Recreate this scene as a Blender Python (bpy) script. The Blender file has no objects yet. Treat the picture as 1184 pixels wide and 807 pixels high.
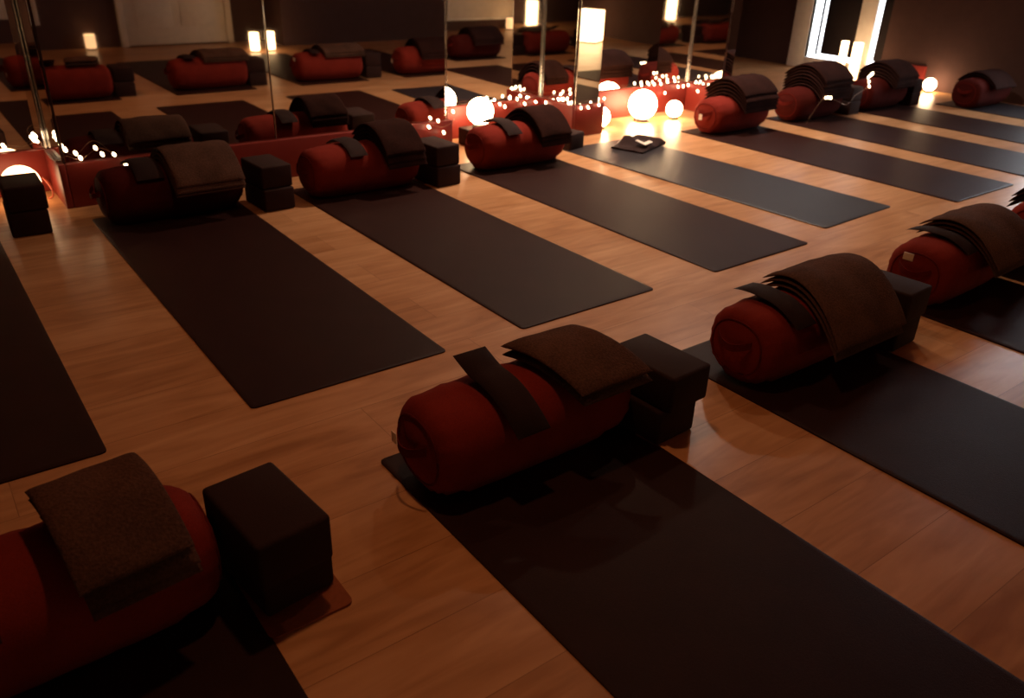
import bpy, bmesh, math, random
from mathutils import Vector, Matrix
random.seed(7)
PI = math.pi
scn = bpy.context.scene
col = scn.collection

# ------------------------------------------------------------------ materials
def nodes_of(name):
    m = bpy.data.materials.new(name); m.use_nodes = True
    nt = m.node_tree; b = nt.nodes['Principled BSDF']
    return m, nt, b

def N(nt, kind, **kw):
    n = nt.nodes.new(kind)
    for k, v in kw.items():
        setattr(n, k, v)
    return n

def fabric(name, base, rough=0.9, scale=260, var=0.35, bump=0.25, sheen=0.0, spec=0.2):
    m, nt, b = nodes_of(name)
    L = nt.links.new
    tc = N(nt, 'ShaderNodeTexCoord')
    n1 = N(nt, 'ShaderNodeTexNoise'); n1.inputs['Scale'].default_value = 9; n1.inputs['Detail'].default_value = 4
    n2 = N(nt, 'ShaderNodeTexNoise'); n2.inputs['Scale'].default_value = scale; n2.inputs['Detail'].default_value = 2
    L(tc.outputs['Object'], n1.inputs['Vector']); L(tc.outputs['Object'], n2.inputs['Vector'])
    mx = N(nt, 'ShaderNodeMath', operation='ADD'); L(n1.outputs['Fac'], mx.inputs[0]); L(n2.outputs['Fac'], mx.inputs[1])
    r = N(nt, 'ShaderNodeValToRGB')
    r.color_ramp.elements[0].position = 0.6; r.color_ramp.elements[1].position = 1.0
    lo = [c * (1 - var) for c in base]; hi = [min(1, c * (1 + var)) for c in base]
    r.color_ramp.elements[0].color = (*lo, 1); r.color_ramp.elements[1].color = (*hi, 1)
    mh = N(nt, 'ShaderNodeMath', operation='MULTIPLY'); mh.inputs[1].default_value = 0.8
    L(mx.outputs[0], mh.inputs[0]); L(mh.outputs[0], r.inputs['Fac'])
    L(r.outputs['Color'], b.inputs['Base Color'])
    b.inputs['Roughness'].default_value = rough
    b.inputs['Specular IOR Level'].default_value = spec
    b.inputs['Sheen Weight'].default_value = sheen
    bp = N(nt, 'ShaderNodeBump'); bp.inputs['Strength'].default_value = bump; bp.inputs['Distance'].default_value = 0.004
    L(n2.outputs['Fac'], bp.inputs['Height']); L(bp.outputs['Normal'], b.inputs['Normal'])
    return m

def plain(name, base, rough=0.5, metal=0.0, spec=0.4, var=0.12, scale=14):
    m, nt, b = nodes_of(name)
    L = nt.links.new
    tc = N(nt, 'ShaderNodeTexCoord')
    n1 = N(nt, 'ShaderNodeTexNoise'); n1.inputs['Scale'].default_value = scale; n1.inputs['Detail'].default_value = 3
    L(tc.outputs['Object'], n1.inputs['Vector'])
    r = N(nt, 'ShaderNodeValToRGB')
    r.color_ramp.elements[0].color = (*[c * (1 - var) for c in base], 1)
    r.color_ramp.elements[1].color = (*[min(1, c * (1 + var)) for c in base], 1)
    L(n1.outputs['Fac'], r.inputs['Fac']); L(r.outputs['Color'], b.inputs['Base Color'])
    b.inputs['Roughness'].default_value = rough; b.inputs['Metallic'].default_value = metal
    b.inputs['Specular IOR Level'].default_value = spec
    return m

def glow(name, colour, strength, sample=True, base=(0.8, 0.75, 0.65)):
    m, nt, b = nodes_of(name)
    b.inputs['Base Color'].default_value = (*base, 1)
    b.inputs['Roughness'].default_value = 0.6
    b.inputs['Emission Color'].default_value = (*colour, 1)
    b.inputs['Emission Strength'].default_value = strength
    if not sample:
        m.cycles.emission_sampling = 'NONE'
    return m

def floor_mat():
    m, nt, b = nodes_of('oak_laminate')
    L = nt.links.new
    tc = N(nt, 'ShaderNodeTexCoord')
    br = N(nt, 'ShaderNodeTexBrick'); br.offset = 0.37; br.offset_frequency = 2; br.squash = 1.0
    br.inputs['Scale'].default_value = 1.0
    br.inputs['Brick Width'].default_value = 1.28; br.inputs['Row Height'].default_value = 0.19
    br.inputs['Mortar Size'].default_value = 0.0011; br.inputs['Mortar Smooth'].default_value = 0.3
    br.inputs['Color1'].default_value = (0, 0, 0, 1); br.inputs['Color2'].default_value = (1, 1, 1, 1)
    br.inputs['Mortar'].default_value = (0, 0, 0, 1)
    L(tc.outputs['Object'], br.inputs['Vector'])
    mp = N(nt, 'ShaderNodeMapping'); mp.inputs['Scale'].default_value = (1.6, 11.0, 1.0)
    L(tc.outputs['Object'], mp.inputs['Vector'])
    addv = N(nt, 'ShaderNodeVectorMath', operation='ADD')
    sc = N(nt, 'ShaderNodeVectorMath', operation='SCALE'); sc.inputs['Scale'].default_value = 13.0
    L(br.outputs['Color'], sc.inputs[0]); L(mp.outputs['Vector'], addv.inputs[0]); L(sc.outputs['Vector'], addv.inputs[1])
    g = N(nt, 'ShaderNodeTexNoise'); g.inputs['Scale'].default_value = 1.6; g.inputs['Detail'].default_value = 6; g.inputs['Distortion'].default_value = 1.3
    L(addv.outputs['Vector'], g.inputs['Vector'])
    mp2 = N(nt, 'ShaderNodeMapping'); mp2.inputs['Scale'].default_value = (2.2, 5.0, 1.0)
    L(tc.outputs['Object'], mp2.inputs['Vector'])
    g2 = N(nt, 'ShaderNodeTexNoise'); g2.inputs['Scale'].default_value = 1.3; g2.inputs['Detail'].default_value = 3
    L(mp2.outputs['Vector'], g2.inputs['Vector'])
    r = N(nt, 'ShaderNodeValToRGB')
    e = r.color_ramp.elements
    e[0].position = 0.30; e[0].color = (0.310, 0.140, 0.056, 1)
    e[1].position = 0.68; e[1].color = (0.600, 0.340, 0.172, 1)
    x = r.color_ramp.elements.new(0.48); x.color = (0.465, 0.240, 0.108, 1)
    m1 = N(nt, 'ShaderNodeMath', operation='MULTIPLY'); m1.inputs[1].default_value = 0.55
    m2 = N(nt, 'ShaderNodeMath', operation='MULTIPLY'); m2.inputs[1].default_value = 0.33
    m3 = N(nt, 'ShaderNodeMath', operation='MULTIPLY'); m3.inputs[1].default_value = 0.12
    sep = N(nt, 'ShaderNodeSeparateColor'); L(br.outputs['Color'], sep.inputs['Color'])
    L(g.outputs['Fac'], m1.inputs[0]); L(g2.outputs['Fac'], m2.inputs[0]); L(sep.outputs[0], m3.inputs[0])
    a1 = N(nt, 'ShaderNodeMath', operation='ADD'); a2 = N(nt, 'ShaderNodeMath', operation='ADD')
    L(m1.outputs[0], a1.inputs[0]); L(m2.outputs[0], a1.inputs[1]); L(a1.outputs[0], a2.inputs[0]); L(m3.outputs[0], a2.inputs[1])
    L(a2.outputs[0], r.inputs['Fac'])
    mix = N(nt, 'ShaderNodeMix', data_type='RGBA', blend_type='MULTIPLY')
    ms = N(nt, 'ShaderNodeMath', operation='MULTIPLY'); ms.inputs[1].default_value = 0.45
    L(br.outputs['Fac'], ms.inputs[0]); L(ms.outputs[0], mix.inputs['Factor'])
    L(r.outputs['Color'], mix.inputs['A']); mix.inputs['B'].default_value = (0.25, 0.2, 0.16, 1)
    L(mix.outputs['Result'], b.inputs['Base Color'])
    rr = N(nt, 'ShaderNodeMapRange'); rr.inputs['To Min'].default_value = 0.24; rr.inputs['To Max'].default_value = 0.40
    L(g2.outputs['Fac'], rr.inputs['Value']); L(rr.outputs['Result'], b.inputs['Roughness'])
    b.inputs['Specular IOR Level'].default_value = 0.35
    bp = N(nt, 'ShaderNodeBump'); bp.inputs['Strength'].default_value = 0.12; bp.inputs['Distance'].default_value = 0.002
    L(g.outputs['Fac'], bp.inputs['Height']); L(bp.outputs['Normal'], b.inputs['Normal'])
    return m

M = dict(
    floor=floor_mat(),
    wall=plain('maroon_brown_wall_paint', (0.080, 0.044, 0.040), 0.8, spec=0.15),
    ceiling=plain('ceiling_paint', (0.52, 0.24, 0.15), 0.9, spec=0.1),
    red=plain('red_gloss_paint', (0.19, 0.022, 0.016), 0.45, spec=0.35),
    white=plain('white_paint', (0.62, 0.56, 0.50), 0.5),
    upvc=plain('white_plastic_frame', (0.78, 0.77, 0.75), 0.3),
    mat=fabric('charcoal_rubber', (0.0230, 0.0078, 0.0062), 0.48, 400, 0.15, 0.2, spec=0.09),
    mat_bluelit=fabric('bluelit_charcoal_rubber', (0.019, 0.016, 0.019), 0.40, 400, 0.15, 0.2, spec=0.36),  # charcoal mat with bluish window light put into its colour
    bolster=fabric('dark_red_cotton', (0.180, 0.0200, 0.0130), 0.92, 340, 0.16, 0.2, spec=0.1),
    piping=fabric('dark_red_cord', (0.110, 0.0100, 0.0070), 0.9, 500, 0.15, 0.3, spec=0.1),
    blanket=fabric('brown_grey_wool', (0.078, 0.040, 0.028), 0.97, 190, 0.3, 0.7, spec=0.05),
    dark=fabric('black_brown_wool', (0.024, 0.0090, 0.0070), 0.97, 190, 0.3, 0.7, spec=0.05),
    pillow=fabric('black_satin', (0.018, 0.0065, 0.0055), 0.85, 300, 0.2, 0.2, spec=0.2),
    brick=fabric('black_foam', (0.024, 0.0085, 0.0065), 0.8, 420, 0.15, 0.25, spec=0.2),
    tag=plain('cream_label', (0.75, 0.68, 0.58), 0.6),
    tan=plain('brick_shadow_brown', (0.24, 0.075, 0.034), 0.8, spec=0.1, var=0.2, scale=120),  # brown of the sheet that paints the brick shadow
    chrome=plain('chrome', (0.72, 0.70, 0.66), 0.22, metal=1.0, var=0.03),
    wire=plain('copper_wire', (0.35, 0.20, 0.12), 0.4, metal=0.6),
    cable=plain('red_flex', (0.45, 0.10, 0.06), 0.5),
    blind=fabric('black_blind_cloth', (0.016, 0.012, 0.014), 0.8, 200, 0.1, 0.1, spec=0.2),
    base=plain('dark_lamp_base', (0.05, 0.035, 0.025), 0.4),
    wax=glow('glowing_wax', (1.0, 0.55, 0.22), 2.2),
    flame=glow('flame', (1.0, 0.66, 0.32), 22.0, sample=False),
    globe=glow('lit_opal_glass', (1.0, 0.66, 0.36), 34.0),
    globedim=glow('softly_lit_opal_glass', (1.0, 0.60, 0.30), 7.0),
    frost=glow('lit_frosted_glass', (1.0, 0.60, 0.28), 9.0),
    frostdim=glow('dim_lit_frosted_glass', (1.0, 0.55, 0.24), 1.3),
    bulb=glow('lit_fairy_bulb', (1.0, 0.70, 0.40), 14.0, sample=False),
    sky=glow('daylight_through_frosted_pane', (0.90, 0.95, 1.0), 5.0),
    sky_fill=glow('added_window_glow', (0.86, 0.93, 1.0), 12.0),  # glow of the added, unseen window
    fill_glow=glow('fill_lens', (1.0, 0.55, 0.28), 4.0, sample=False),  # glow of the added ceiling fill lamps
)
def mirror_mat():
    m, nt, b = nodes_of('mirror_silver')
    tc = N(nt, 'ShaderNodeTexCoord'); n = N(nt, 'ShaderNodeTexNoise'); n.inputs['Scale'].default_value = 3
    r = N(nt, 'ShaderNodeMapRange'); r.inputs['To Min'].default_value = 0.012; r.inputs['To Max'].default_value = 0.03
    nt.links.new(tc.outputs['Object'], n.inputs['Vector']); nt.links.new(n.outputs['Fac'], r.inputs['Value'])
    nt.links.new(r.outputs['Result'], b.inputs['Roughness'])
    b.inputs['Base Color'].default_value = (0.80, 0.79, 0.77, 1); b.inputs['Metallic'].default_value = 1.0
    return m
M['mirror'] = mirror_mat()

# ------------------------------------------------------------------ helpers
def link(name, bm, mat, parent=None, smooth=True, loc=None, rotz=0.0, angle=40):
    bmesh.ops.remove_doubles(bm, verts=bm.verts, dist=1e-5)
    bmesh.ops.recalc_face_normals(bm, faces=bm.faces)
    me = bpy.data.meshes.new(name); bm.to_mesh(me); bm.free()
    o = bpy.data.objects.new(name, me); col.objects.link(o)
    if mat: me.materials.append(mat)
    if smooth:
        for p in me.polygons: p.use_smooth = True
        try: me.set_sharp_from_angle(angle=math.radians(angle))
        except Exception: pass
    if parent: o.parent = parent
    if loc: o.location = loc
    o.rotation_euler.z = rotz
    return o

def thing(name, label, cat, loc=(0, 0, 0), rotz=0.0, group=None):
    o = bpy.data.objects.new(name, None); col.objects.link(o)
    o.empty_display_size = 0.05
    o.location = loc; o.rotation_euler.z = rotz
    o['label'] = label; o['category'] = cat
    if group: o['group'] = group
    return o

def tag(o, label, cat, group=None):
    o['label'] = label; o['category'] = cat
    if group: o['group'] = group
    return o

def struct(o):
    o['kind'] = 'structure'; return o

def copy_tree(root, loc, rotz, label, group):
    r = root.copy(); col.objects.link(r); r.location = loc; r.rotation_euler.z = rotz
    r['label'] = label; r['group'] = group
    for ch in list(root.children):
        c = ch.copy(); col.objects.link(c); c.parent = r
        for g in list(ch.children):
            d = g.copy(); col.objects.link(d); d.parent = c
    return r

def box(bm, x0, x1, y0, y1, z0, z1, bev=0.0, seg=2):
    vs = [bm.verts.new((x, y, z)) for x in (x0, x1) for y in (y0, y1) for z in (z0, z1)]
    f = lambda *i: bm.faces.new([vs[k] for k in i])
    fs = [f(0, 1, 3, 2), f(4, 6, 7, 5), f(0, 4, 5, 1), f(2, 3, 7, 6), f(0, 2, 6, 4), f(1, 5, 7, 3)]
    if bev:
        es = set(e for q in fs for e in q.edges)
        bmesh.ops.bevel(bm, geom=list(es), offset=bev, segments=seg, affect='EDGES', profile=0.5)
    return bm

def nbox(*a, **k):
    return box(bmesh.new(), *a, **k)

def prism(bm, pts, z0, z1):
    lo = [bm.verts.new((x, y, z0)) for x, y in pts]; hi = [bm.verts.new((x, y, z1)) for x, y in pts]
    n = len(pts)
    bm.faces.new(lo[::-1]); bm.faces.new(hi)
    for i in range(n):
        bm.faces.new((lo[i], lo[(i + 1) % n], hi[(i + 1) % n], hi[i]))
    return bm

def lathe(bm, prof, n=32, c=(0, 0, 0)):
    rings = []
    for r, z in prof:
        if r < 1e-6:
            rings.append([bm.verts.new((c[0], c[1], c[2] + z))])
        else:
            rings.append([bm.verts.new((c[0] + r * math.cos(2 * PI * i / n), c[1] + r * math.sin(2 * PI * i / n), c[2] + z)) for i in range(n)])
    for a, b in zip(rings, rings[1:]):
        if len(a) == 1 and len(b) == 1: continue
        for i in range(n):
            j = (i + 1) % n
            if len(a) == 1: bm.faces.new((a[0], b[j], b[i]))
            elif len(b) == 1: bm.faces.new((a[i], a[j], b[0]))
            else: bm.faces.new((a[i], a[j], b[j], b[i]))
    return bm

def tube(bm, pts, r, n=8, closed=False):
    pts = [Vector(p) for p in pts]
    rings = []
    m = len(pts)
    up = Vector((0, 0, 1))
    for i, p in enumerate(pts):
        a = pts[(i - 1) % m] if (closed or i > 0) else p
        b = pts[(i + 1) % m] if (closed or i < m - 1) else p
        t = (b - a).normalized()
        u = t.cross(up)
        if u.length < 1e-3: u = t.cross(Vector((1, 0, 0)))
        u.normalize(); v = u.cross(t)
        rings.append([bm.verts.new(p + r * (math.cos(2 * PI * k / n) * u + math.sin(2 * PI * k / n) * v)) for k in range(n)])
    rng = range(m) if closed else range(m - 1)
    for i in rng:
        a, b = rings[i], rings[(i + 1) % m]
        for k in range(n):
            bm.faces.new((a[k], a[(k + 1) % n], b[(k + 1) % n], b[k]))
    if not closed:
        bm.faces.new(rings[0][::-1]); bm.faces.new(rings[-1])
    return bm

def wob(x, y, s=0.0):
    return (math.sin(3.1 * x + 1.7 * y + s) + 0.6 * math.sin(7.3 * x - 4.1 * y + 2.1 * s) + 0.4 * math.sin(-5.7 * x + 11.3 * y + 0.7 * s)) / 2.0

# --- slab: a cloth or cushion laid along a curved profile.  fy(v)->(y,z) centre line of the underside, x span, thickness fn
def slab(bm, xs, prof, thick, nx=18, ny=30, edge=0.5, rough=0.003, seed=0.0, skew=0.0, pw=6):
    """grid between two surfaces: underside follows prof (list of (y,z)), top is offset along the normal."""
    # resample the profile
    P = [Vector((0, y, z)) for y, z in prof]
    d = [0.0]
    for a, b in zip(P, P[1:]): d.append(d[-1] + (b - a).length)
    def at(s):
        s = max(0, min(d[-1], s))
        for i in range(len(P) - 1):
            if s <= d[i + 1] + 1e-9:
                t = (s - d[i]) / max(1e-9, d[i + 1] - d[i])
                return P[i].lerp(P[i + 1], t)
        return P[-1].copy()
    x0, x1 = xs
    lo, hi = [], []
    # cosine-clustered parameters so that the rounded rims are well sampled
    us = [0.5 - 0.5 * math.cos(PI * i / nx) for i in range(nx + 1)]
    vs = [0.5 - 0.5 * math.cos(PI * j / ny) for j in range(ny + 1)]
    for v in vs:
        s = v * d[-1]
        p = at(s); q = at(s + 0.004); o = at(s - 0.004)
        t = (q - o).normalized(); nrm = Vector((0, -t.z, t.y))
        if nrm.z < 0: nrm = -nrm
        rl, rh = [], []
        for u in us:
            fu = 1 - abs(2 * u - 1) ** pw; fv = 1 - abs(2 * v - 1) ** (pw * 1.6)
            e = max(0.0, min(1.0, fu * fv)) ** edge
            th = thick * (0.5 + 0.5 * e)
            x = x0 + (x1 - x0) * u + skew * (v - 0.5)
            w = rough * wob(x * 9, s * 9, seed)
            low = thick * 0.5 * (1 - e)
            rl.append(bm.verts.new((x, p.y + nrm.y * low, p.z + nrm.z * low)))
            rh.append(bm.verts.new((x, p.y + nrm.y * (th + w * e), p.z + nrm.z * (th + w * e) + 0.0004)))
        lo.append(rl); hi.append(rh)
    for j in range(ny):
        for i in range(nx):
            bm.faces.new((hi[j][i], hi[j][i + 1], hi[j + 1][i + 1], hi[j + 1][i]))
            bm.faces.new((lo[j][i], lo[j + 1][i], lo[j + 1][i + 1], lo[j][i + 1]))
    for i in range(nx):
        bm.faces.new((lo[0][i], lo[0][i + 1], hi[0][i + 1], hi[0][i]))
        bm.faces.new((lo[ny][i], hi[ny][i], hi[ny][i + 1], lo[ny][i + 1]))
    for j in range(ny):
        bm.faces.new((lo[j][0], hi[j][0], hi[j + 1][0], lo[j + 1][0]))
        bm.faces.new((lo[j][nx], lo[j + 1][nx], hi[j + 1][nx], hi[j][nx]))
    return bm

def arch(w0, w1, top, k, lift0=0.0, lift1=0.0, n=22):
    out = []
    for i in range(n + 1):
        y = w0 + (w1 - w0) * i / n
        z = top - k * y * y
        out.append((y, z))
    return out

# ------------------------------------------------------------------ room shell
FX0, FX1, FY0, FY1, CH = -2.5, 7.75, -1.45, 6.4, 2.6
ROOM_N = 0
struct(link('floor', nbox(FX0 - 0.1, FX1 + 0.3, FY0 - 0.1, FY1 + 0.1, -0.08, 0.0), M['floor'], smooth=False))
struct(link('ceiling', nbox(FX0 - 0.1, FX1 + 0.3, FY0 - 0.1, FY1 + 0.1, CH, CH + 0.08), M['ceiling'], smooth=False))
struct(link('wall_left', nbox(FX0 - 0.1, FX0, FY0 - 0.1, FY1 + 0.1, 0, CH), M['wall'], smooth=False))
# front wall (behind the camera) with a jog
struct(link('wall_front', prism(bmesh.new(), [(FX0, FY0 - 0.1), (FX1 + 0.3, FY0 - 0.1), (FX1 + 0.3, -0.95), (3.55, -0.95), (3.55, FY0), (FX0, FY0)], 0, CH), M['wall'], smooth=False))
# mirrored wall: piers and recesses
YP, YR = 3.958, 4.288
back = [(FX0, YP), (-0.42, YP), (-0.42, YR), (0.54, YR), (0.54, YP), (2.50, YP), (2.50, YR), (3.45, YR), (3.45, YP), (3.66, YP), (3.66, YR), (4.85, YR), (4.85, YP), (4.95, YP), (4.95, FY1 + 0.1), (FX0, FY1 + 0.1)]
struct(link('wall_back', prism(bmesh.new(), back, 0, CH), M['wall'], smooth=False))
struct(link('wall_alcove', nbox(4.95, FX1 + 0.3, FY1, FY1 + 0.1, 0, CH), M['wall'], smooth=False))
struct(link('wall_right', prism(bmesh.new(), [(7.6, -0.95), (7.9, -0.95), (7.9, FY1), (7.75, FY1), (7.75, 4.16), (7.62, 4.16), (7.62, 4.36), (7.6, 4.36), (7.6, 3.02), (7.75, 3.02), (7.75, 2.1), (7.6, 2.1)], 0, CH), M['wall'], smooth=False))

# red baseboards that carry the mirrors
def base_seg(name, x0, x1, y0, y1):
    return struct(link(name, nbox(x0, x1, y0, y1, 0, 0.195, bev=0.006), M['red']))
BT = 0.030
base_seg('baseboard_back', FX0, -0.42, YP - BT, YP)
base_seg('baseboard_back', -0.42, 0.54 , YR - BT, YR)
base_seg('baseboard_back', 0.54 - BT, 0.54, YP - BT, YR - BT)
base_seg('baseboard_back', 0.54, 2.50 + BT, YP - BT, YP)
base_seg('baseboard_back', 2.50, 2.50 + BT, YP, YR - BT)
base_seg('baseboard_back', 2.50, 3.45, YR - BT, YR)
base_seg('baseboard_back', 3.45 - BT, 3.45, YP - BT, YR - BT)
base_seg('baseboard_back', 3.45, 3.66 + BT, YP - BT, YP)
base_seg('baseboard_back', 3.66, 3.66 + BT, YP, YR - BT)
base_seg('baseboard_back', 3.66, 4.85, YR - BT, YR)
base_seg('baseboard_back', 4.85 - BT, 4.85, YP - BT, YR - BT)
base_seg('baseboard_back', 4.85, 4.95, YP - BT, YP)
base_seg('baseboard_right', 7.57, 7.60, 3.90, 4.36)

# mirrors: one sheet per face
def mirror(x0, x1, y0, y1, label):
    o = link('mirror_panel', nbox(x0, x1, y0, y1, 0.196, 2.15, bev=0.0015, seg=1), M['mirror'], smooth=False)
    return tag(o, label, 'mirror', 'mirror sheets above the red skirting')
T = 0.006
g = 0.002
mirror(FX0 + 0.01, -0.42, YP - T - g, YP - g, 'wall mirror on the wide pier at the far left end, beyond the first alcove')
mirror(-0.415, 0.535, YR - T - g, YR - g, 'mirror at the back of the leftmost alcove behind a glowing lamp')
mirror(0.54 - T - g, 0.54 - g, YP, YR - T - 2 * g, 'narrow side mirror of the wide pier, facing the leftmost alcove lamp')
mirror(0.545, 1.498, YP - T - g, YP - g, 'left sheet of the wide pier mirror, showing the white door')
mirror(1.502, 2.495, YP - T - g, YP - g, 'right sheet of the wide pier mirror, showing two bright candles in glass')
mirror(2.505 , 3.44, YR - T - g, YR - g, 'mirror at the back of the alcove showing the pale board')
mirror(3.45 - T - g, 3.45 - g, YP, YR - T - 2 * g, 'narrow side mirror of the slim pillar, beside the alcove with the pale board')
mirror(3.452, 3.655, YP - T - g, YP - g, 'narrow front mirror of the slim pillar between the two alcoves')
mirror(3.67, 4.84, YR - T - g, YR - g, 'mirror at the back of the alcove with the big opal globe lamp')
mirror(4.85 - T - g, 4.85 - g, YP, YR - T - 2 * g, 'side mirror at the right end of the globe lamp alcove')
mirror(4.852, 4.945, YP - T - g, YP - g, 'slim mirror strip at the end of the mirrored wall')

# chrome corner trims in the mirror corners
for i, (x, y) in enumerate([(0.5255, 4.2735), (3.4355, 4.2735), (4.8355, 4.2735)]):
    bm = bmesh.new()
    prof = [(0.0055 * math.cos(a), 0.0055 * math.sin(a)) for a in [2 * PI * k / 14 for k in range(14)]]
    prism(bm, [(x + a, y + b) for a, b in prof], 0.196, 2.15)
    struct(link('trim_%d' % (i + 1), bm, M['chrome']))
for i, (x, y) in enumerate([(2.5, 3.944), (3.452, 3.944), (1.5, 3.945)]):
    w = 0.0018
    struct(link('trim_%d' % (i + 4), nbox(x - w, x + w, y - 0.004, y + 0.004, 0.196, 2.15, bev=0.001, seg=1), M['chrome']))

# ------------------------------------------------------------------ windows in the right wall
def window(name, x, y0, y1, z0, z1, leaves, blind_gap=0.055, pane='sky'):
    root = struct(link(name, nbox(x - 0.02, x - 0.012, y0 + 0.02, y1 - 0.02, z0 + 0.02, z1 - 0.02), M['upvc'], smooth=False))
    fb = bmesh.new()
    fw = 0.20
    box(fb, x - 0.06, x - 0.001, y0, y0 + fw * 0.4, z0, z1, 0.006)
    box(fb, x - 0.06, x - 0.001, y1 - fw, y1, z0, z1, 0.006)
    box(fb, x - 0.06, x - 0.001, y0 + fw * 0.4, y1 - fw, z0, z0 + 0.115, 0.006)
    box(fb, x - 0.06, x - 0.001, y0 + fw * 0.4, y1 - fw, z1 - 0.1, z1, 0.006)
    for a, b in zip(leaves, leaves[1:]):
        box(fb, x - 0.06, x - 0.001, a[1], b[0], z0 + 0.1, z1 - 0.09, 0.006)
    struct(link('window_frame', fb, M['upvc'], root))
    for a in leaves:
        pb = bmesh.new()
        zt0, zt1 = z0 + 0.115, z1 - 0.1
        wide = a[1] - a[0] > 0.4
        gl = 0.15 if (wide and pane == 'sky') else blind_gap
        gr = 0.002 if pane == 'sky' else blind_gap
        if gr > 0.01: box(pb, x - 0.034, x - 0.030, a[0], a[0] + gr, zt0, zt1)
        box(pb, x - 0.034, x - 0.030, a[1] - gl, a[1], zt0, zt1)
        box(pb, x - 0.034, x - 0.030, a[0] + gr, a[1] - gl, zt0, zt0 + 0.045)
        struct(link('pane', pb, M[pane], root, smooth=False))
        bb = bmesh.new()
        box(bb, x - 0.052, x - 0.046, a[0] + gr, a[1] - gl, zt0 + 0.045, zt1, 0.002)
        struct(link('blind', bb, M['blind'], root))
        if wide:
            eb = bmesh.new()
            box(eb, x - 0.058, x - 0.040, a[1] - 0.112, a[1] - 0.092, zt0 + 0.03, zt1, 0.002)
            struct(link('blind_edge', eb, M['blind'], root))
    return root
window('window_1', 7.75, 4.17, 5.46, 0.0, 2.1, [(4.25, 4.56), (4.73, 5.24)])
window('window_added', 7.75, 2.12, 3.00, 0.1, 2.3, [(2.20, 2.50), (2.56, 2.80)], 0.09, 'sky_fill')  # unseen window added to throw bluish light on floor and mats

# ------------------------------------------------------------------ front wall: white door, pale board, panel
def door():
    y = FY0
    r = struct(link('door_1', nbox(2.10, 3.10, y + 0.004, y + 0.045, 0.012, 2.05, bev=0.004), M['white']))
    fb = bmesh.new()
    box(fb, 2.03, 2.095, y + 0.001, y + 0.06, 0, 2.12, 0.005); box(fb, 3.105, 3.17, y + 0.001, y + 0.06, 0, 2.12, 0.005)
    box(fb, 2.095, 3.105, y + 0.001, y + 0.06, 2.055, 2.12, 0.005)
    struct(link('door_frame', fb, M['white'], r))
    pb = bmesh.new()
    for x0, x1 in ((2.2, 2.56), (2.64, 3.0)):
        for z0, z1 in ((0.18, 0.9), (1.05, 1.9)):
            box(pb, x0, x1, y + 0.045, y + 0.052, z0, z1, 0.003)
    struct(link('door_panel', pb, M['white'], r))
    hb = bmesh.new(); tube(hb, [(2.17, y + 0.045, 1.0), (2.17, y + 0.09, 1.0), (2.27, y + 0.09, 1.0)], 0.009)
    struct(link('door_handle', hb, M['chrome'], r))
door()
t = thing('pale_board', 'large pale board low on the wall behind, seen in the alcove mirror', 'board', (6.62, -0.95, 0.12))
link('board_face', nbox(-0.56, 0.56, 0.004, 0.02, 0.03, 1.2), M['white'], t, smooth=False)
fb = bmesh.new()
for a in ((-0.59, -0.56, 0, 1.23), (0.56, 0.59, 0, 1.23), (-0.56, 0.56, 0, 0.03), (-0.56, 0.56, 1.2, 1.23)):
    box(fb, a[0], a[1], 0.001, 0.03, a[2], a[3], 0.003)
link('board_frame', fb, M['upvc'], t)
t = thing('wall_panel', 'brown-lit pale wall panel seen at the far left edge of the mirror', 'panel', (0.70, FY0, 0.23))
link('panel_face', nbox(-0.60, 0.60, 0.004, 0.03, 0.03, 1.3), M['white'], t, smooth=False)
fb = bmesh.new()
for a in ((-0.63, -0.60, 0, 1.33), (0.60, 0.63, 0, 1.33), (-0.60, 0.60, 0, 0.03), (-0.60, 0.60, 1.3, 1.33)):
    box(fb, a[0], a[1], 0.001, 0.045, a[2], a[3], 0.003)
link('panel_frame', fb, M['white'], t)

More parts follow.
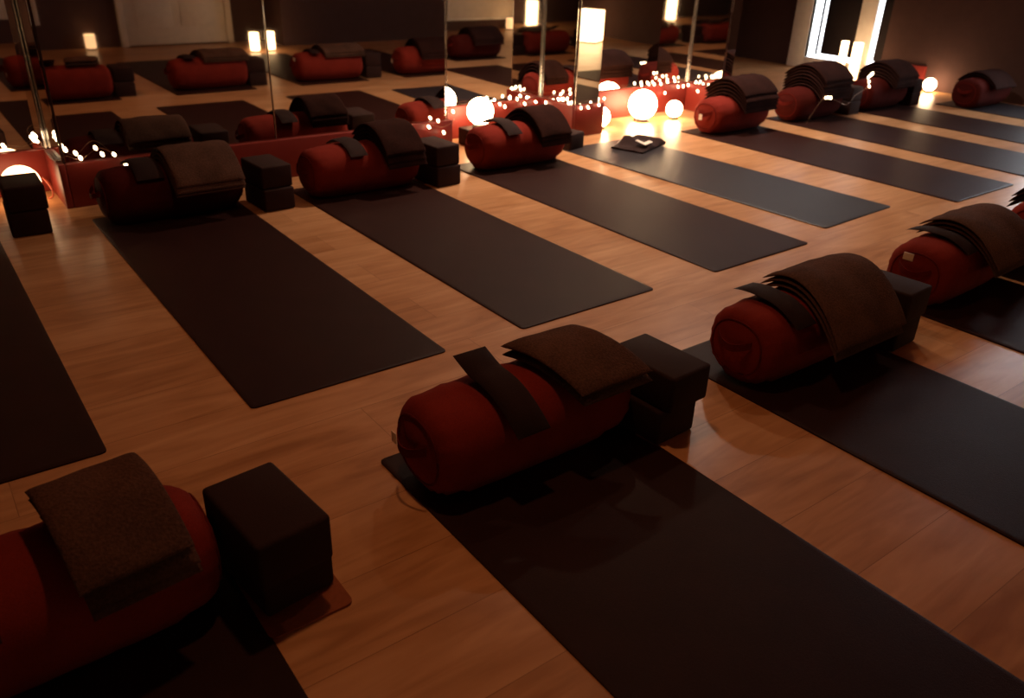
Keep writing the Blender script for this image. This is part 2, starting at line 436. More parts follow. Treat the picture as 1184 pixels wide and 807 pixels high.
# ------------------------------------------------------------------ yoga mats
def make_mat(x0, y0, x1, y1, label, rot=0.0, mat='mat', th=0.006):
    """mat with rounded corners, slightly wavy rim; origin at its centre"""
    w, l = x1 - x0, y1 - y0
    bm = bmesh.new()
    nx, ny = 14, 40
    def corner(u, v):
        x, y = (u - 0.5) * w, (v - 0.5) * l
        r = 0.014
        cx, cy = w / 2 - r, l / 2 - r
        if abs(x) > cx and abs(y) > cy:
            dx, dy = abs(x) - cx, abs(y) - cy
            m = max(dx, dy); q = math.hypot(dx, dy)
            if q > 1e-9:
                k = m / q
                x = math.copysign(cx + dx * k, x); y = math.copysign(cy + dy * k, y)
        return x, y
    us = [0, 0.008, 0.022] + [0.022 + 0.956 * i / nx for i in range(1, nx)] + [0.978, 0.992, 1]
    vs = [0, 0.003, 0.0075] + [0.0075 + 0.985 * i / ny for i in range(1, ny)] + [0.9925, 0.997, 1]
    top, bot = [], []
    for v in vs:
        a, b = [], []
        for u in us:
            x, y = corner(u, v)
            rim = 1 if (u in (0, 1) or v in (0, 1)) else 0
            z = th - 0.0018 * rim + 0.0006 * wob(x * 4, y * 4, x0)
            a.append(bm.verts.new((x, y, z))); b.append(bm.verts.new((x, y, 0.0004)))
        top.append(a); bot.append(b)
    for j in range(len(vs) - 1):
        for i in range(len(us) - 1):
            bm.faces.new((top[j][i], top[j][i + 1], top[j + 1][i + 1], top[j + 1][i]))
            bm.faces.new((bot[j][i], bot[j + 1][i], bot[j + 1][i + 1], bot[j][i + 1]))
    J, I = len(vs) - 1, len(us) - 1
    for i in range(I):
        bm.faces.new((bot[0][i], bot[0][i + 1], top[0][i + 1], top[0][i])); bm.faces.new((bot[J][i], top[J][i], top[J][i + 1], bot[J][i + 1]))
    for j in range(J):
        bm.faces.new((bot[j][0], top[j][0], top[j + 1][0], bot[j + 1][0])); bm.faces.new((bot[j][I], bot[j + 1][I], top[j + 1][I], top[j][I]))
    o = link('yoga_mat', bm, M[mat], loc=((x0 + x1) / 2, (y0 + y1) / 2, 0), rotz=rot)
    return tag(o, label, 'yoga mat', 'yoga mats in two rows')
MT = 0.0072
YN, YF = 1.86, 3.72
make_mat(-0.40, YN, 0.21, YF, 'dark yoga mat at the left edge, the cut-off one nearest the left alcove lamp')
make_mat(0.565, YN, 1.175, YF, 'dark yoga mat second from the left in the far row, before the fairy-lit bolster')
make_mat(1.455, YN, 2.065, YF, 'dark brown yoga mat in the middle of the far row, below the bulky black blanket', rot=0.008)
make_mat(2.385, YN, 2.995, YF, 'brown-grey yoga mat running from the brightly candlelit bolster', rot=0.014)
make_mat(3.205, 1.96, 3.795, YF, 'grey yoga mat tinted with bluish window light, no bolster, leading to the globe lamps', rot=0.05, mat='mat_bluelit')
make_mat(4.205, YN - 0.02, 4.835, YF, 'grey yoga mat just right of the bluish one, its near corner free', rot=0.006)
make_mat(5.09, 1.85, 5.70, YF, 'grey yoga mat third from the far end of the far row')
make_mat(6.0, 1.85, 6.60, YF, 'bluish lit yoga mat second from the far end, leading to the last fairy lights')
make_mat(6.93, 1.85, 7.52, 3.42, 'yoga mat tinted with bluish window light at the far right end against the dark wall', mat='mat_bluelit')
FYN, FYF = -0.36, 1.465
make_mat(-0.30, FYN, 0.31, FYF, 'dark yoga mat in the bottom left corner, under the nearest folded blanket')
make_mat(0.73, FYN, 1.34, FYF, 'big dark yoga mat in the foreground with the red bolster and black eye pillow')
make_mat(1.722, FYN, 2.335, FYF, 'dark yoga mat at the right, second from front, under the large draped blanket')
make_mat(2.702, FYN, 3.31, FYF, 'dark yoga mat at the right edge, under the bolster with the cream tag')
make_mat(3.66, FYN, 4.27, FYF, 'yoga mat beyond the right edge, under the barely visible last bolster')
make_mat(4.62, FYN, 5.23, FYF, 'near row yoga mat seen only in the globe alcove mirror, fifth in its row')

# ------------------------------------------------------------------ bolsters
BL, BRY, BRZ = 0.57, 0.122, 0.112
def sect(a, s=1.0):
    n = 2.35
    c, d = math.cos(a), math.sin(a)
    r = (abs(c) ** n + abs(d) ** n) ** (-1 / n)
    y, z = BRY * s * r * c, BRZ * (1 + s * r * d)
    if z < 0.020:
        z = max(z, 0.0) * 0.4
    return y, z
def make_bolster(L, label, group, loc, rotz):
    root = thing('bolster', label, 'bolster', loc, rotz, group)
    bm = bmesh.new()
    na = 48
    st = [(-0.5, 0.58), (-0.495, 0.69), (-0.484, 0.785), (-0.468, 0.86), (-0.452, 0.91)] + [(-0.43 + 0.86 * i / 20, (1.0 + 0.015 * math.sin(PI * i / 20)) * (1 - 0.055 * (abs(i - 10) / 10) ** 5)) for i in range(21)] + [(0.452, 0.91), (0.468, 0.86), (0.484, 0.785), (0.495, 0.69), (0.5, 0.58)]
    rings = []
    for x, s in st:
        ring = []
        for k in range(na):
            a = 2 * PI * k / na
            y, z = sect(a, s)
            pk = 0.0026 * math.sin(a * 17) * max(0, (abs(x) - 0.36) / 0.14) + 0.0022 * wob(x * 14, a * 1.5)
            ring.append(bm.verts.new((x * L, y * (1 + pk / BRY), BRZ + (z - BRZ) * (1 + pk / BRZ) if z > 0.012 else z)))
        rings.append(ring)
    for a, b in zip(rings, rings[1:]):
        for k in range(na):
            bm.faces.new((a[k], a[(k + 1) % na], b[(k + 1) % na], b[k]))
    for ring, sx in ((rings[0], -1), (rings[-1], 1)):
        prev = ring
        for s, dx in ((0.46, 0.006), (0.34, 0.010), (0.2, 0.012), (0.06, 0.011)):
            cur = []
            for k in range(na):
                y, z = sect(2 * PI * k / na, s)
                cur.append(bm.verts.new((sx * (L / 2 + dx) + 0.0016 * math.sin(k * 2 * PI / na * 12) * s, y, BRZ + (BRZ * s) * 0 + (z - BRZ))))
            for k in range(na):
                bm.faces.new((prev[k], prev[(k + 1) % na], cur[(k + 1) % na], cur[k]))
            prev = cur
        bm.faces.new(prev)
    link('cushion_cover', bm, M['bolster'], root, angle=70)
    for sx in (-1, 1):
        pb = bmesh.new()
        pts = []
        for k in range(40):
            y, z = sect(2 * PI * k / 40, 0.692)
            pts.append((sx * 0.4955 * L, y, max(0.008, z)))
        tube(pb, pts, 0.0030, 6, closed=True)
        link('piping', pb, M['piping'], root)
    # carry handle on the left end: a flat strap loop
    hb = bmesh.new()
    n = 14
    prev = None
    for i in range(n + 1):
        t = i / n
        y = -0.058 + 0.116 * t
        out = 0.009 + 0.026 * math.sin(PI * t) ** 0.8
        zc = BRZ + 0.03 - 0.018 * math.sin(PI * t)
        cur = [hb.verts.new((-L / 2 - out, y, zc - 0.011)), hb.verts.new((-L / 2 - out, y, zc + 0.011)), hb.verts.new((-L / 2 - out - 0.003, y, zc + 0.011)), hb.verts.new((-L / 2 - out - 0.003, y, zc - 0.011))]
        if prev:
            for k in range(4): hb.faces.new((prev[k], prev[(k + 1) % 4], cur[(k + 1) % 4], cur[k]))
        else: hb.faces.new(cur[::-1])
        prev = cur
    hb.faces.new(prev)
    link('carry_handle', hb, M['piping'], root)
    return root

GB = 'dark red bolsters across the mats'
bol = {}
first = None
YB, FYB = 3.565, 1.305
spots = [
    ('M2', 0.885, YB + 0.06, 0.02, 'dark red bolster under the fairy lights at the left, far row'),
    ('M3', 1.755, YB - 0.01, 0.03, 'dark red bolster under the black blanket, in front of the mirror middle'),
    ('M4', 2.715, YB + 0.01, 0.03, 'bright candlelit red bolster before the alcove of two glaring lamps'),
    ('M6', 4.545, YB + 0.02, 0.04, 'dark red bolster with a pale end tag just right of the globe lamps'),
    ('M7', 5.40, YB + 0.02, 0.03, 'shade-toned red bolster between the pale-tagged one and the last fairy lights'),
    ('M8', 6.29, YB + 0.02, 0.03, 'shade-toned red bolster below the bright white window frame, beside the small glowing globe'),
    ('M9', 7.20, 3.20, 0.0, 'shade-toned red bolster at the far right end of the far row'),
    ('F0', -0.015, FYB - 0.03, 0.02, 'dark red bolster in the bottom left corner under a square folded blanket'),
    ('F1', 1.028, FYB, 0.0, 'red bolster in the centre foreground with a black eye pillow draped over it'),
    ('F2', 2.035, FYB - 0.06, 0.0, 'dark red bolster second from front at the right, mostly under a large blanket'),
    ('F3', 3.02, FYB - 0.03, 0.03, 'dark red bolster at the right edge with a cream tag on its end'),
    ('F4', 3.96, FYB - 0.02, 0.02, 'red bolster cut off by the right edge, farthest visible of the near row'),
    ('F5', 4.93, FYB, 0.0, 'near row bolster seen only in the globe alcove mirror'),
]
for key, x, y, rz, lab in spots:
    if first is None:
        first = make_bolster(BL, lab, GB, (x, y, MT), rz); bol[key] = first
    else:
        bol[key] = copy_tree(first, (x, y, MT), rz, lab, GB)

def sewn_tag(key, y, z, w, h, out=0.016):
    tb = bmesh.new()
    box(tb, -BL / 2 - out, -BL / 2 - out + 0.0025, y - w / 2, y + w / 2, z - h / 2, z + h / 2, 0.0006, 1)
    lt = link('sewn_tag', tb, M['tag'], bol[key]); lt['label'] = 'small cream sewn-on tag'
sewn_tag('F3', 0.030, BRZ + 0.062, 0.036, 0.026, 0.013)
sewn_tag('F1', 0.085, BRZ - 0.010, 0.020, 0.028, 0.011)
sewn_tag('M6', 0.000, BRZ + 0.00, 0.026, 0.036, 0.046)
sewn_tag('F4', 0.000, BRZ + 0.00, 0.024, 0.034, 0.046)

M['bolster_shade'] = fabric('dark_red_cotton_shaded', (0.062, 0.0085, 0.0062), 0.94, 340, 0.16, 0.2, spec=0.06)  # the dark red cotton again, shade put into its colour
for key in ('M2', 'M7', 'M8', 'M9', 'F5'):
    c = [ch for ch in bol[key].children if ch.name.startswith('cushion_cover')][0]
    c.material_slots[0].link = 'OBJECT'; c.material_slots[0].material = M['bolster_shade']

# ------------------------------------------------------------------ blankets and eye pillows (laid over the bolsters)
GK = 'folded blankets laid over the bolsters'
def blanket(key, xa, xb, w0, w1, k, layers, th, mat, label, turn=0.0, skew=0.0, seed=0.0):
    """one folded blanket: several folded layers following one curve over the bolster, a rounded fold on the near side"""
    bx, by, bz = bol[key].location
    top0 = BRZ * 2 + 0.0085
    bm = bmesh.new()
    for i in range(layers):
        off = i * (th + 0.001)
        jx = 0.008 * wob(i * 1.9, 3.3, seed); jy = 0.010 * wob(i * 2.7, 1.1, seed + 1)
        pr = arch(w0 + jy, w1 + jy * 0.5, top0 + off, k)
        slab(bm, (xa + jx, xb + jx * 0.6), pr, th, nx=16, ny=26, rough=0.0035 if i == layers - 1 else 0.0012, seed=seed + i, skew=skew)
    if turn:
        bmesh.ops.rotate(bm, verts=bm.verts, cent=((xa + xb) / 2, 0, 0), matrix=Matrix.Rotation(turn, 3, 'Z'))
    o = link('folded_blanket', bm, M[mat], loc=(bx, by, bz), rotz=bol[key].rotation_euler.z, angle=60)
    return tag(o, label, 'blanket', GK)
def eye_pillow(key, xa, xb, w0, w1, k, th, label, lift_end=0.0, skew=0.0):
    bx, by, bz = bol[key].location
    pr = arch(w0, w1, BRZ * 2 + 0.0085, k)
    pr = [(y, z + lift_end * max(0, (y - 0.0) / max(0.01, w1)) ** 1.5) for y, z in pr]
    bm = bmesh.new()
    slab(bm, (xa, xb), pr, th, nx=14, ny=24, edge=0.9, rough=0.003, seed=xa * 9, skew=skew, pw=3)
    o = link('eye_pillow', bm, M['pillow'], loc=(bx, by, bz), rotz=bol[key].rotation_euler.z, angle=70)
    return tag(o, label, 'eye pillow', 'eye pillows on the bolsters')

# near row
blanket('F0', 0.045, 0.220, -0.160, 0.066, 2.6, 4, 0.018, 'blanket', 'square folded brown-grey blanket nearest the camera, in the bottom left corner', turn=0.09, skew=0.0, seed=1.0)
blanket('F1', 0.020, 0.240, -0.165, 0.075, 1.7, 2, 0.022, 'blanket', 'folded brown-grey blanket on the foreground bolster, beside stacked black bricks', skew=-0.05, seed=2.0)
eye_pillow('F1', -0.135, -0.045, -0.150, 0.075, 3.4, 0.027, 'black eye pillow draped over the foreground red bolster, one corner sticking up', lift_end=0.05, skew=-0.02)
eye_pillow('F0', -0.155, -0.055, -0.13, 0.15, 4.2, 0.020, 'black eye pillow at the bottom left corner of the view, left of the nearest blanket', lift_end=0.03)
blanket('F2', -0.085, 0.265, -0.20, 0.115, 3.2, 3, 0.0155, 'blanket', 'large brown-grey blanket draped thickly over the second bolster from the front', skew=0.06, seed=3.0)
eye_pillow('F2', -0.195, -0.105, -0.12, 0.105, 3.4, 0.015, 'black eye pillow peeping out left of the large draped blanket at the right', lift_end=0.03)
blanket('F3', -0.085, 0.27, -0.19, 0.125, 3.2, 3, 0.015, 'blanket', 'brown-grey blanket on the cream-tagged bolster at the right edge', skew=0.04, seed=4.0)
eye_pillow('F3', -0.175, -0.10, -0.11, 0.115, 3.4, 0.014, 'black eye pillow on the cream-tagged bolster at the right edge', lift_end=0.03)
blanket('F4', -0.12, 0.26, -0.19, 0.17, 3.6, 3, 0.020, 'dark', 'dark blanket on the bolster cut off by the right edge', seed=5.0)
blanket('F5', -0.10, 0.26, -0.19, 0.17, 3.6, 3, 0.020, 'dark', 'near row blanket seen only in the globe alcove mirror', seed=5.5)
# far row
blanket('M2', -0.03, 0.26, -0.19, 0.15, 3.2, 3, 0.018, 'blanket', 'dim brown blanket on the fairy-lit bolster at the left', seed=6.0)
eye_pillow('M2', -0.16, -0.05, -0.12, 0.13, 3.3, 0.016, 'black eye pillow on the fairy-lit bolster at the left', lift_end=0.02)
blanket('M3', 0.05, 0.265, -0.18, 0.15, 3.3, 4, 0.019, 'dark', 'bulky black blanket on the bolster in front of the mirror middle', seed=7.0)
eye_pillow('M3', -0.11, -0.02, -0.12, 0.13, 3.3, 0.016, 'black eye pillow on the bolster with the bulky black blanket', lift_end=0.02)
blanket('M4', 0.03, 0.25, -0.18, 0.16, 3.6, 3, 0.021, 'dark', 'dark blanket heaped on the candlelit bolster under the two glaring lamps', seed=8.0)
eye_pillow('M4', -0.15, -0.055, -0.12, 0.145, 3.4, 0.018, 'grey-brown eye pillow standing out against the candlelit red bolster', lift_end=0.035)
blanket('M6', -0.11, 0.25, -0.17, 0.16, 3.3, 5, 0.022, 'dark', 'dark blanket on the pale-tagged bolster right of the globe lamps', seed=9.0)
blanket('M7', -0.12, 0.25, -0.17, 0.16, 3.2, 7, 0.021, 'dark', 'dark blanket on the bolster left of the last fairy lights', seed=10.0)
blanket('M8', -0.05, 0.27, -0.17, 0.16, 3.2, 5, 0.022, 'dark', 'dark blanket on the bolster beside the small glowing globe', seed=11.0)
blanket('M9', -0.14, 0.2, -0.16, 0.15, 3.6, 2, 0.020, 'dark', 'dark blanket on the bolster at the far right end', seed=12.0)

# ------------------------------------------------------------------ yoga bricks
GBK = 'black foam yoga bricks beside the bolsters'
brick0 = None
def brick(x, y, z, rz, label, h=None):
    global brick0
    if brick0 is None:
        bm = nbox(-0.072, 0.072, -0.112, 0.112, 0, 0.100, bev=0.009, seg=3)
        brick0 = link('yoga_brick', bm, M['brick'], angle=50)
        o = brick0
    else:
        o = brick0.copy(); col.objects.link(o)
    o.location = (x, y, z); o.rotation_euler.z = rz
    return tag(o, label, 'yoga brick', GBK)
def stack(x, y, rz, where, dx=0.0, dy=0.0, drz=0.0, z0=0.0005):
    brick(x, y, z0, rz, 'lower black yoga brick of the stack ' + where)
    brick(x + dx, y + dy, z0 + 0.1005, rz + drz, 'upper black yoga brick of the stack ' + where)
stack(0.378, 1.245, 0.12, 'beside the nearest blanket, bottom left', -0.012, -0.040, -0.02, z0=0.0065)
stack(1.400, 1.245, 0.05, 'beside the foreground bolster and blanket', 0.01, -0.02, 0.0)
stack(2.41, 1.20, 0.05, 'at the far end of the large draped blanket', 0.0, -0.01, 0.02)
stack(3.415, 1.25, 0.05, 'behind the cream-tagged bolster', 0.0, 0.0, 0.02)
stack(4.34, 1.26, 0.02, 'past the bolster cut off by the right edge', 0.0, 0.0, 0.02)
stack(0.335, 3.735, -0.05, 'at the left edge before the alcove lamp', 0.004, 0.0, 0.02)
stack(1.290, 3.55, 0.05, 'between the fairy-lit bolster and the next one', 0.0, 0.01, 0.0)
stack(2.155, 3.50, 0.06, 'between the black blanket and the candlelit bolster', 0.0, 0.01, 0.0)
brick(3.215, 3.77, 0.0005, 0.25, 'single low dark brick lying between the candlelit bolster and the slim pillar')
stack(5.86, 3.60, 0.03, 'beyond the bolster left of the last fairy lights')
stack(6.69, 3.58, 0.03, 'beside the bolster near the small glowing globe')

# flat tan sheet added as the floor shadow of the nearest bricks
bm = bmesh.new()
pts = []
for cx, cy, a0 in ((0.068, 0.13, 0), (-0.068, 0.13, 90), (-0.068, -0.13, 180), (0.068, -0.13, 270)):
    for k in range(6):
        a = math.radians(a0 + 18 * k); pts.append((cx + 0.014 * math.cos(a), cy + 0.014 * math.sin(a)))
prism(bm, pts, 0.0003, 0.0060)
o = link('brick_shadow', bm, M['tan'], loc=(0.388, 1.222, 0), smooth=False)
tag(o, 'thin reddish brown sheet standing in for the shadow of the nearest black bricks', 'sheet')

# black pouch with a pale label on the bluish mat
t = thing('cloth_pouch', 'black cloth pouch with a pale paper label lying on the bluish mat', 'pouch', (3.62, 3.52, MT), 0.35)
bm = bmesh.new()
nx, ny = 16, 12
hi = [[None] * (nx + 1) for _ in range(ny + 1)]; lo = [[None] * (nx + 1) for _ in range(ny + 1)]
for j in range(ny + 1):
    for i in range(nx + 1):
        u, v = i / nx, j / ny
        x, y = (u - 0.5) * 0.33, (v - 0.5) * 0.21
        ridge = 0.055 * math.exp(-((u - 0.40) / 0.13) ** 2) * (0.35 + 0.65 * v) + 0.030 * math.exp(-((u - 0.95) / 0.2) ** 2)
        e = (1 - abs(2 * u - 1) ** 8) * (1 - abs(2 * v - 1) ** 8)
        hi[j][i] = bm.verts.new((x, y, 0.006 + (0.012 + ridge) * (0.35 + 0.65 * e) + 0.003 * wob(x * 30, y * 30)))
        lo[j][i] = bm.verts.new((x, y, 0.0005))
for j in range(ny):
    for i in range(nx):
        bm.faces.new((hi[j][i], hi[j][i + 1], hi[j + 1][i + 1], hi[j + 1][i])); bm.faces.new((lo[j][i], lo[j + 1][i], lo[j + 1][i + 1], lo[j][i + 1]))
for i in range(nx):
    bm.faces.new((lo[0][i], lo[0][i + 1], hi[0][i + 1], hi[0][i])); bm.faces.new((lo[ny][i], hi[ny][i], hi[ny][i + 1], lo[ny][i + 1]))
for j in range(ny):
    bm.faces.new((lo[j][0], hi[j][0], hi[j + 1][0], lo[j + 1][0])); bm.faces.new((lo[j][nx], lo[j + 1][nx], hi[j + 1][nx], hi[j][nx]))
link('cloth_body', bm, M['pillow'], t, angle=60)
bm = bmesh.new()
box(bm, -0.105, -0.075, -0.09, -0.02, 0.046, 0.048); box(bm, -0.075, 0.0, -0.09, -0.065, 0.046, 0.048)
bmesh.ops.rotate(bm, verts=bm.verts, cent=(-0.05, -0.06, 0.046), matrix=Matrix.Rotation(0.25, 3, 'X'))
lt = link('paper_label', bm, M['tag'], t, smooth=False); lt['label'] = 'pale paper label'

# ------------------------------------------------------------------ lamps and candles
def globe_lamp(x, y, r, label, z0=0.0, mat='globe'):
    t = thing('globe_lamp', label, 'lamp', (x, y, z0), 0, 'opal globe lamps along the mirrored wall')
    bm = bmesh.new()
    prof = [(0, 0.012)]
    for k in range(1, 20):
        a = -PI / 2 + PI * k / 20
        prof.append((r * math.cos(a), 0.012 + r + r * math.sin(a)))
    prof.append((0, 0.012 + 2 * r))
    lathe(bm, prof, 32)
    link('globe_shade', bm, M[mat], t)
    bm = bmesh.new()
    lathe(bm, [(0, 0.001), (r * 0.55, 0.001), (r * 0.58, 0.006), (r * 0.50, 0.012 + r * 0.10), (r * 0.44, 0.012 + r * 0.10), (0.0, 0.010)], 28)
    link('lamp_base', bm, M['base'], t)
    return t
globe_lamp(4.215, 4.10, 0.100, 'biggest opal globe lamp, glaring in the middle of the right alcove')
globe_lamp(4.475, 4.04, 0.058, 'small opal globe lamp right of the biggest globe, reflected in the floor')
globe_lamp(3.775, 4.05, 0.066, 'opal globe lamp half hidden behind the slim mirrored pillar')
globe_lamp(0.375, 4.10, 0.080, 'opal globe lamp in the leftmost alcove, half hidden behind black bricks', mat='globedim')
globe_lamp(7.46, 3.77, 0.055, 'small glowing globe on the floor by the far dark wall')

def lantern(x, y, r, h, mat, label, name='candle_lantern', z0=0.0, square=False, flame=True):
    t = thing(name, label, 'candle lantern', (x, y, z0), 0.3 if square else 0, 'frosted candle lanterns')
    n = 4 if square else 28
    bm = bmesh.new()
    lathe(bm, [(r * 0.93, 0.012), (r, 0.02), (r, h), (r * 0.94, h), (r * 0.94, 0.022), (0, 0.022)], n)
    link('frosted_glass', bm, M[mat], t, smooth=not square)
    bm = bmesh.new()
    lathe(bm, [(0, 0.0005), (r * 1.02, 0.0005), (r * 1.02, 0.011), (0, 0.0115)], n)
    link('metal_foot', bm, M['base'], t, smooth=not square)
    bm = bmesh.new()
    lathe(bm, [(0, 0.0235), (r * 0.6, 0.0235), (r * 0.6, h * 0.5), (r * 0.2, h * 0.49), (0, h * 0.49)], 20)
    c = link('candle', bm, M['wax'], t)
    if flame:
        bm = bmesh.new()
        fh = min(0.05, h * 0.3)
        lathe(bm, [(0, h * 0.5), (fh * 0.18, h * 0.5 + fh * 0.2), (fh * 0.2, h * 0.5 + fh * 0.4), (fh * 0.1, h * 0.5 + fh * 0.75), (0, h * 0.5 + fh)], 12)
        link('flame', bm, M['flame'], c)
    return t
brick(2.82, 4.075, 0.0005, PI / 2, 'black yoga brick under the raised globe lamp behind the candlelit bolster')
globe_lamp(2.82, 4.075, 0.080, 'glaring opal globe lamp raised on a brick, behind the candlelit bolster', z0=0.1015)
# in front of the far window
lantern(7.40, 4.64, 0.034, 0.34, 'frost', 'left of two bright candle jars in front of the far white window')
lantern(7.40, 4.50, 0.044, 0.34, 'frost', 'right of two bright candle jars in front of the far white window')
# along the front wall (seen in the mirrors)
lantern(3.11, -0.62, 0.046, 0.18, 'frost', 'left of a pair of bright candle jars, seen in the mirror beside the white door')
lantern(3.29, -0.65, 0.042, 0.18, 'frost', 'right of a pair of bright candle jars, seen in the mirror beside the white door')
lantern(1.73, -1.36, 0.050, 0.14, 'frostdim', 'dim candle jar left of the white door, seen in the mirror')
lantern(-0.62, -1.05, 0.080, 0.33, 'frost', 'large lantern left of the nearest mats, seen in the mirrors over the ledge lights')
lantern(6.95, -0.80, 0.060, 0.14, 'frostdim', 'small candle jar below the pale board, seen in the alcove mirror')
lantern(7.05, 0.02, 0.19, 0.36, 'frost', 'large square frosted lantern, seen in the slim pillar mirror', square=True)

# loose red flex of the left alcove lamp
bm = bmesh.new()
pts = []
for k in range(25):
    s = k / 24
    pts.append((0.470 + 0.03 * s + 0.014 * math.sin(s * 9), 4.13 + 0.09 * s - 0.05 * math.sin(s * 6), 0.0045 + 0.085 * math.sin(PI * s) ** 2))
tube(bm, pts, 0.0032, 6)
o = link('lamp_flex', bm, M['cable'])
tag(o, 'thin red cable looping up beside the leftmost alcove lamp', 'cable')

# ------------------------------------------------------------------ fairy lights
def catmull(P, n=5):
    P = [Vector(p) for p in P]; out = []
    for i in range(len(P) - 1):
        a = P[max(0, i - 1)]; b = P[i]; c = P[i + 1]; d = P[min(len(P) - 1, i + 2)]
        for k in range(n):
            t = k / n
            out.append(0.5 * ((2 * b) + (c - a) * t + (2 * a - 5 * b + 4 * c - d) * t * t + (3 * b - a - 3 * c + d) * t ** 3))
    out.append(P[-1]); return out
def bulb_mesh():
    bm = bmesh.new()
    r, h = 0.0075, 0.023
    prof = [(0, -h / 2)] + [(r * math.sin(PI * k / 8) ** 0.8, -h / 2 * math.cos(PI * k / 8)) for k in range(1, 8)] + [(0, h / 2)]
    lathe(bm, prof, 10)
    return bm
bulb0 = None
def fairy(pts, bulbs, label):
    global bulb0
    t = thing('fairy_light_string', label, 'fairy lights', pts[0], 0, 'strings of fairy lights along the mirrored wall')
    o0 = Vector(pts[0])
    bm = bmesh.new(); tube(bm, [p - o0 for p in catmull(pts)], 0.0009, 5)
    link('wire', bm, M['wire'], t)
    for k, b in enumerate(bulbs):
        if bulb0 is None:
            bulb0 = link('bulb', bulb_mesh(), M['bulb']); o = bulb0
        else:
            o = bulb0.copy(); col.objects.link(o)
        o.parent = t
        o.location = Vector(b) - o0
        o.rotation_euler = (0.5 * wob(k, 1), 0.5 * wob(k, 2) - 0.4, 0)
ZL = 0.208
p1 = [(0.24, 4.262, ZL), (0.36, 4.250, ZL + 0.012), (0.42, 4.256, ZL + 0.004), (0.47, 4.255, ZL + 0.02), (0.500, 4.24, ZL + 0.03), (0.500, 4.10, ZL + 0.002), (0.505, 3.93, ZL + 0.008), (0.55, 3.905, 0.235), (0.60, 3.905, 0.215), (0.685, 3.87, 0.262), (0.765, 3.84, 0.19), (0.83, 3.765, 0.15)]
fairy(p1, [(0.49, 4.262, ZL + 0.05), (0.49, 4.25, ZL + 0.03), (0.48, 4.25, ZL + 0.035), (0.55, 3.91, 0.262), (0.60, 3.90, 0.222), (0.686, 3.885, 0.232), (0.765, 3.845, 0.185), (0.28, 4.258, ZL + 0.01), (0.36, 4.256, ZL + 0.012)],
      'fairy lights draped from the leftmost alcove over the bolster')
p2 = [(2.10, 3.93, ZL), (2.26, 3.915, 0.20), (2.36, 3.912, 0.19), (2.45, 3.905, 0.17), (2.54, 3.93, 0.2), (2.545, 4.10, ZL), (2.67, 4.235, ZL), (2.9, 4.245, ZL), (3.08, 4.235, ZL), (3.3, 4.24, ZL), (3.41, 4.22, ZL), (3.425, 4.05, ZL), (3.43, 3.925, ZL)]
fairy(p2, [(2.26, 3.912, 0.176), (2.36, 3.908, 0.178), (2.42, 3.908, 0.206), (2.45, 3.898, 0.14), (2.67, 4.236, 0.178), (2.73, 4.236, 0.172), (3.04, 4.24, 0.215), (3.08, 4.236, 0.186), (3.12, 4.236, 0.168), (3.16, 4.242, 0.216), (3.22, 4.242, 0.206), (3.28, 4.238, 0.172), (3.30, 4.245, 0.208), (3.37, 4.238, 0.176),
           (3.415, 4.19, 0.176), (3.428, 4.08, 0.213), (3.426, 4.03, 0.222), (3.43, 3.98, 0.206)],
      'fairy lights along the ledge of the alcove behind the candlelit bolster')
p3 = [(3.44, 3.915, ZL), (3.54, 3.912, 0.2), (3.67, 3.92, ZL), (3.69, 4.1, ZL), (3.8, 4.235, ZL), (4.1, 4.24, ZL), (4.4, 4.245, ZL), (4.7, 4.24, ZL), (4.81, 4.20, ZL), (4.825, 4.05, ZL), (4.83, 3.93, ZL)]
fairy(p3, [(3.475, 3.912, 0.184), (3.535, 3.912, 0.182), (3.625, 3.912, 0.19), (3.685, 3.99, 0.214), (3.69, 4.08, 0.214), (3.91, 4.236, 0.14), (3.97, 4.236, 0.150), (4.05, 4.242, 0.216), (4.33, 4.245, 0.214), (4.40, 4.242, 0.216), (4.46, 4.245, 0.21), (4.52, 4.238, 0.210), (4.57, 4.234, 0.142), (4.59, 4.24, 0.218), (4.67, 4.242, 0.218), (4.705, 4.236, 0.176), (4.76, 4.236, 0.176), (4.808, 4.232, 0.182), (4.818, 4.17, 0.210), (4.816, 4.14, 0.150), (4.822, 4.05, 0.206), (4.818, 3.985, 0.184), (4.826, 3.95, 0.214)],
      'fairy lights along the ledge of the globe lamp alcove')
p4 = [(5.08, 3.36, 0.03), (5.2, 3.37, 0.15), (5.3, 3.375, 0.19), (5.55, 3.375, 0.12), (5.76, 3.44, 0.16), (5.95, 3.47, 0.20), (6.03, 3.53, 0.244), (6.12, 3.57, 0.246), (6.20, 3.60, 0.25)]
fairy(p4, [(5.27, 3.368, 0.19), (5.30, 3.368, 0.19), (5.33, 3.368, 0.185), (5.95, 3.46, 0.205), (5.985, 3.49, 0.232), (6.03, 3.53, 0.254), (6.10, 3.56, 0.258), (6.15, 3.58, 0.262), (6.20, 3.60, 0.265)],
      'fairy lights strewn over the bolsters before the far window')

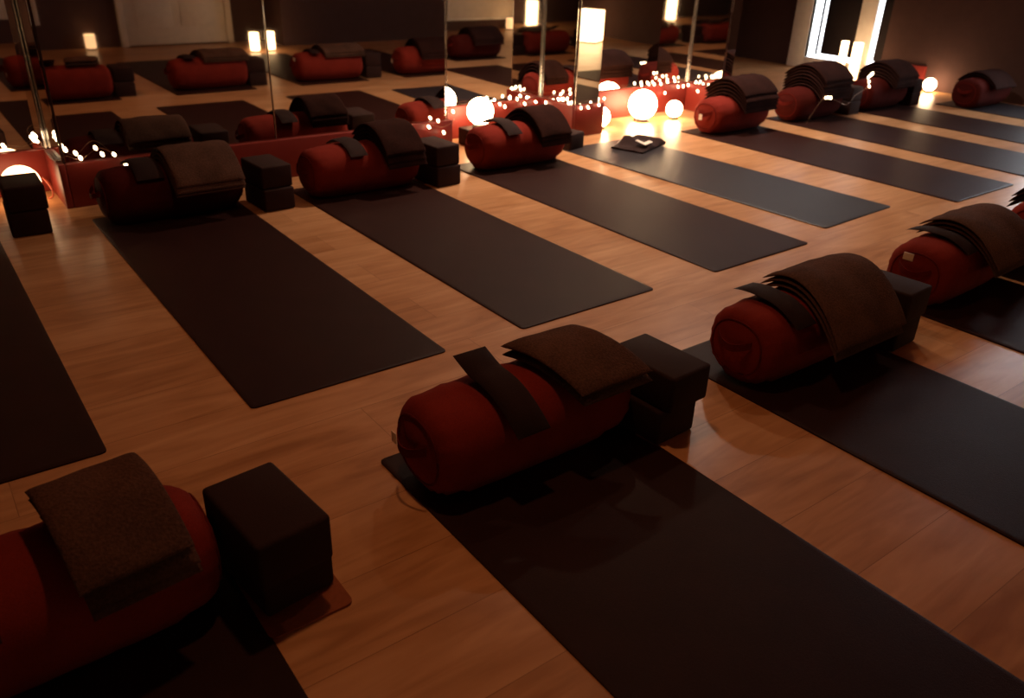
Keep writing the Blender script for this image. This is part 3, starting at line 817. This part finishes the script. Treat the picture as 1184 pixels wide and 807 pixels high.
# ------------------------------------------------------------------ unseen ceiling lamps added as fill light
GD = 'added ceiling fill lights'
def fill(x, y, power, label, colour=(1.0, 0.50, 0.25), size=0.12, spread=165):
    t = thing('ceiling_fill', label, 'added ceiling light', (x, y, CH), 0, GD)
    bm = bmesh.new(); lathe(bm, [(0.055, -0.004), (0.075, -0.004), (0.078, -0.001), (0.055, -0.001)], 28)
    link('trim_ring', bm, M['chrome'], t)
    bm = bmesh.new(); lathe(bm, [(0, -0.003), (0.054, -0.003), (0.054, -0.001), (0, -0.001)], 28)
    link('lens', bm, M['fill_glow'], t)
    l = bpy.data.lights.new('fill_beam', 'AREA'); l.shape = 'DISK'; l.size = size; l.energy = power; l.color = colour
    l.spread = math.radians(spread)
    o = bpy.data.objects.new('fill_beam', l); col.objects.link(o); o.location = (x, y, CH - 0.012)
fill(0.3, 3.7, 0.6, 'added unseen ceiling downlight above the left end of the mirrored wall', (1.0, 0.40, 0.16))
fill(3.15, 3.72, 32, 'added unseen ceiling downlight above the slim mirrored pillar', (1.0, 0.68, 0.48), spread=115)
fill(4.7, 3.72, 34, 'added unseen ceiling downlight above the globe lamp alcove', (1.0, 0.80, 0.66), spread=125)
fill(0.85, 1.40, 9.0, 'added unseen ceiling downlight above the nearest mats', (1.0, 0.42, 0.18))
fill(3.0, 2.1, 5.0, 'added unseen ceiling downlight above the aisle at the right', (1.0, 0.56, 0.32))

# ------------------------------------------------------------------ camera
cam = bpy.data.cameras.new('camera'); co = bpy.data.objects.new('camera', cam); col.objects.link(co)
F, HC, YAW, PITCH, ROLL = 935.026, 1.13987, 0.653503, 0.473412, 0.0345475
d = Vector((math.sin(YAW) * math.cos(PITCH), math.cos(YAW) * math.cos(PITCH), -math.sin(PITCH)))
r = Vector((math.cos(YAW), -math.sin(YAW), 0)); u = r.cross(d)
r2 = math.cos(ROLL) * r + math.sin(ROLL) * u; u2 = -math.sin(ROLL) * r + math.cos(ROLL) * u
mtx = Matrix((r2, u2, -d)).transposed().to_4x4(); mtx.translation = Vector((0, 0, HC))
co.matrix_world = mtx
cam.sensor_fit = 'HORIZONTAL'; cam.sensor_width = 36.0; cam.lens = F / 1184 * 36.0
cam.clip_start = 0.02
cam.dof.use_dof = True; cam.dof.focus_distance = 2.0; cam.dof.aperture_fstop = 4.2
scn.camera = co

w = bpy.data.worlds.new('world'); scn.world = w; w.use_nodes = True
w.node_tree.nodes['Background'].inputs['Color'].default_value = (0.10, 0.05, 0.03, 1)
w.node_tree.nodes['Background'].inputs['Strength'].default_value = 0.2

scn.view_settings.view_transform = 'Standard'
scn.view_settings.look = 'None'
scn.view_settings.exposure = 0.0
scn.view_settings.gamma = 1.0
scn.view_settings.use_curve_mapping = False
scn.cycles.use_denoising = True
scn.cycles.max_bounces = 8
scn.cycles.sample_clamp_indirect = 4.0
scn.cycles.caustics_reflective = False
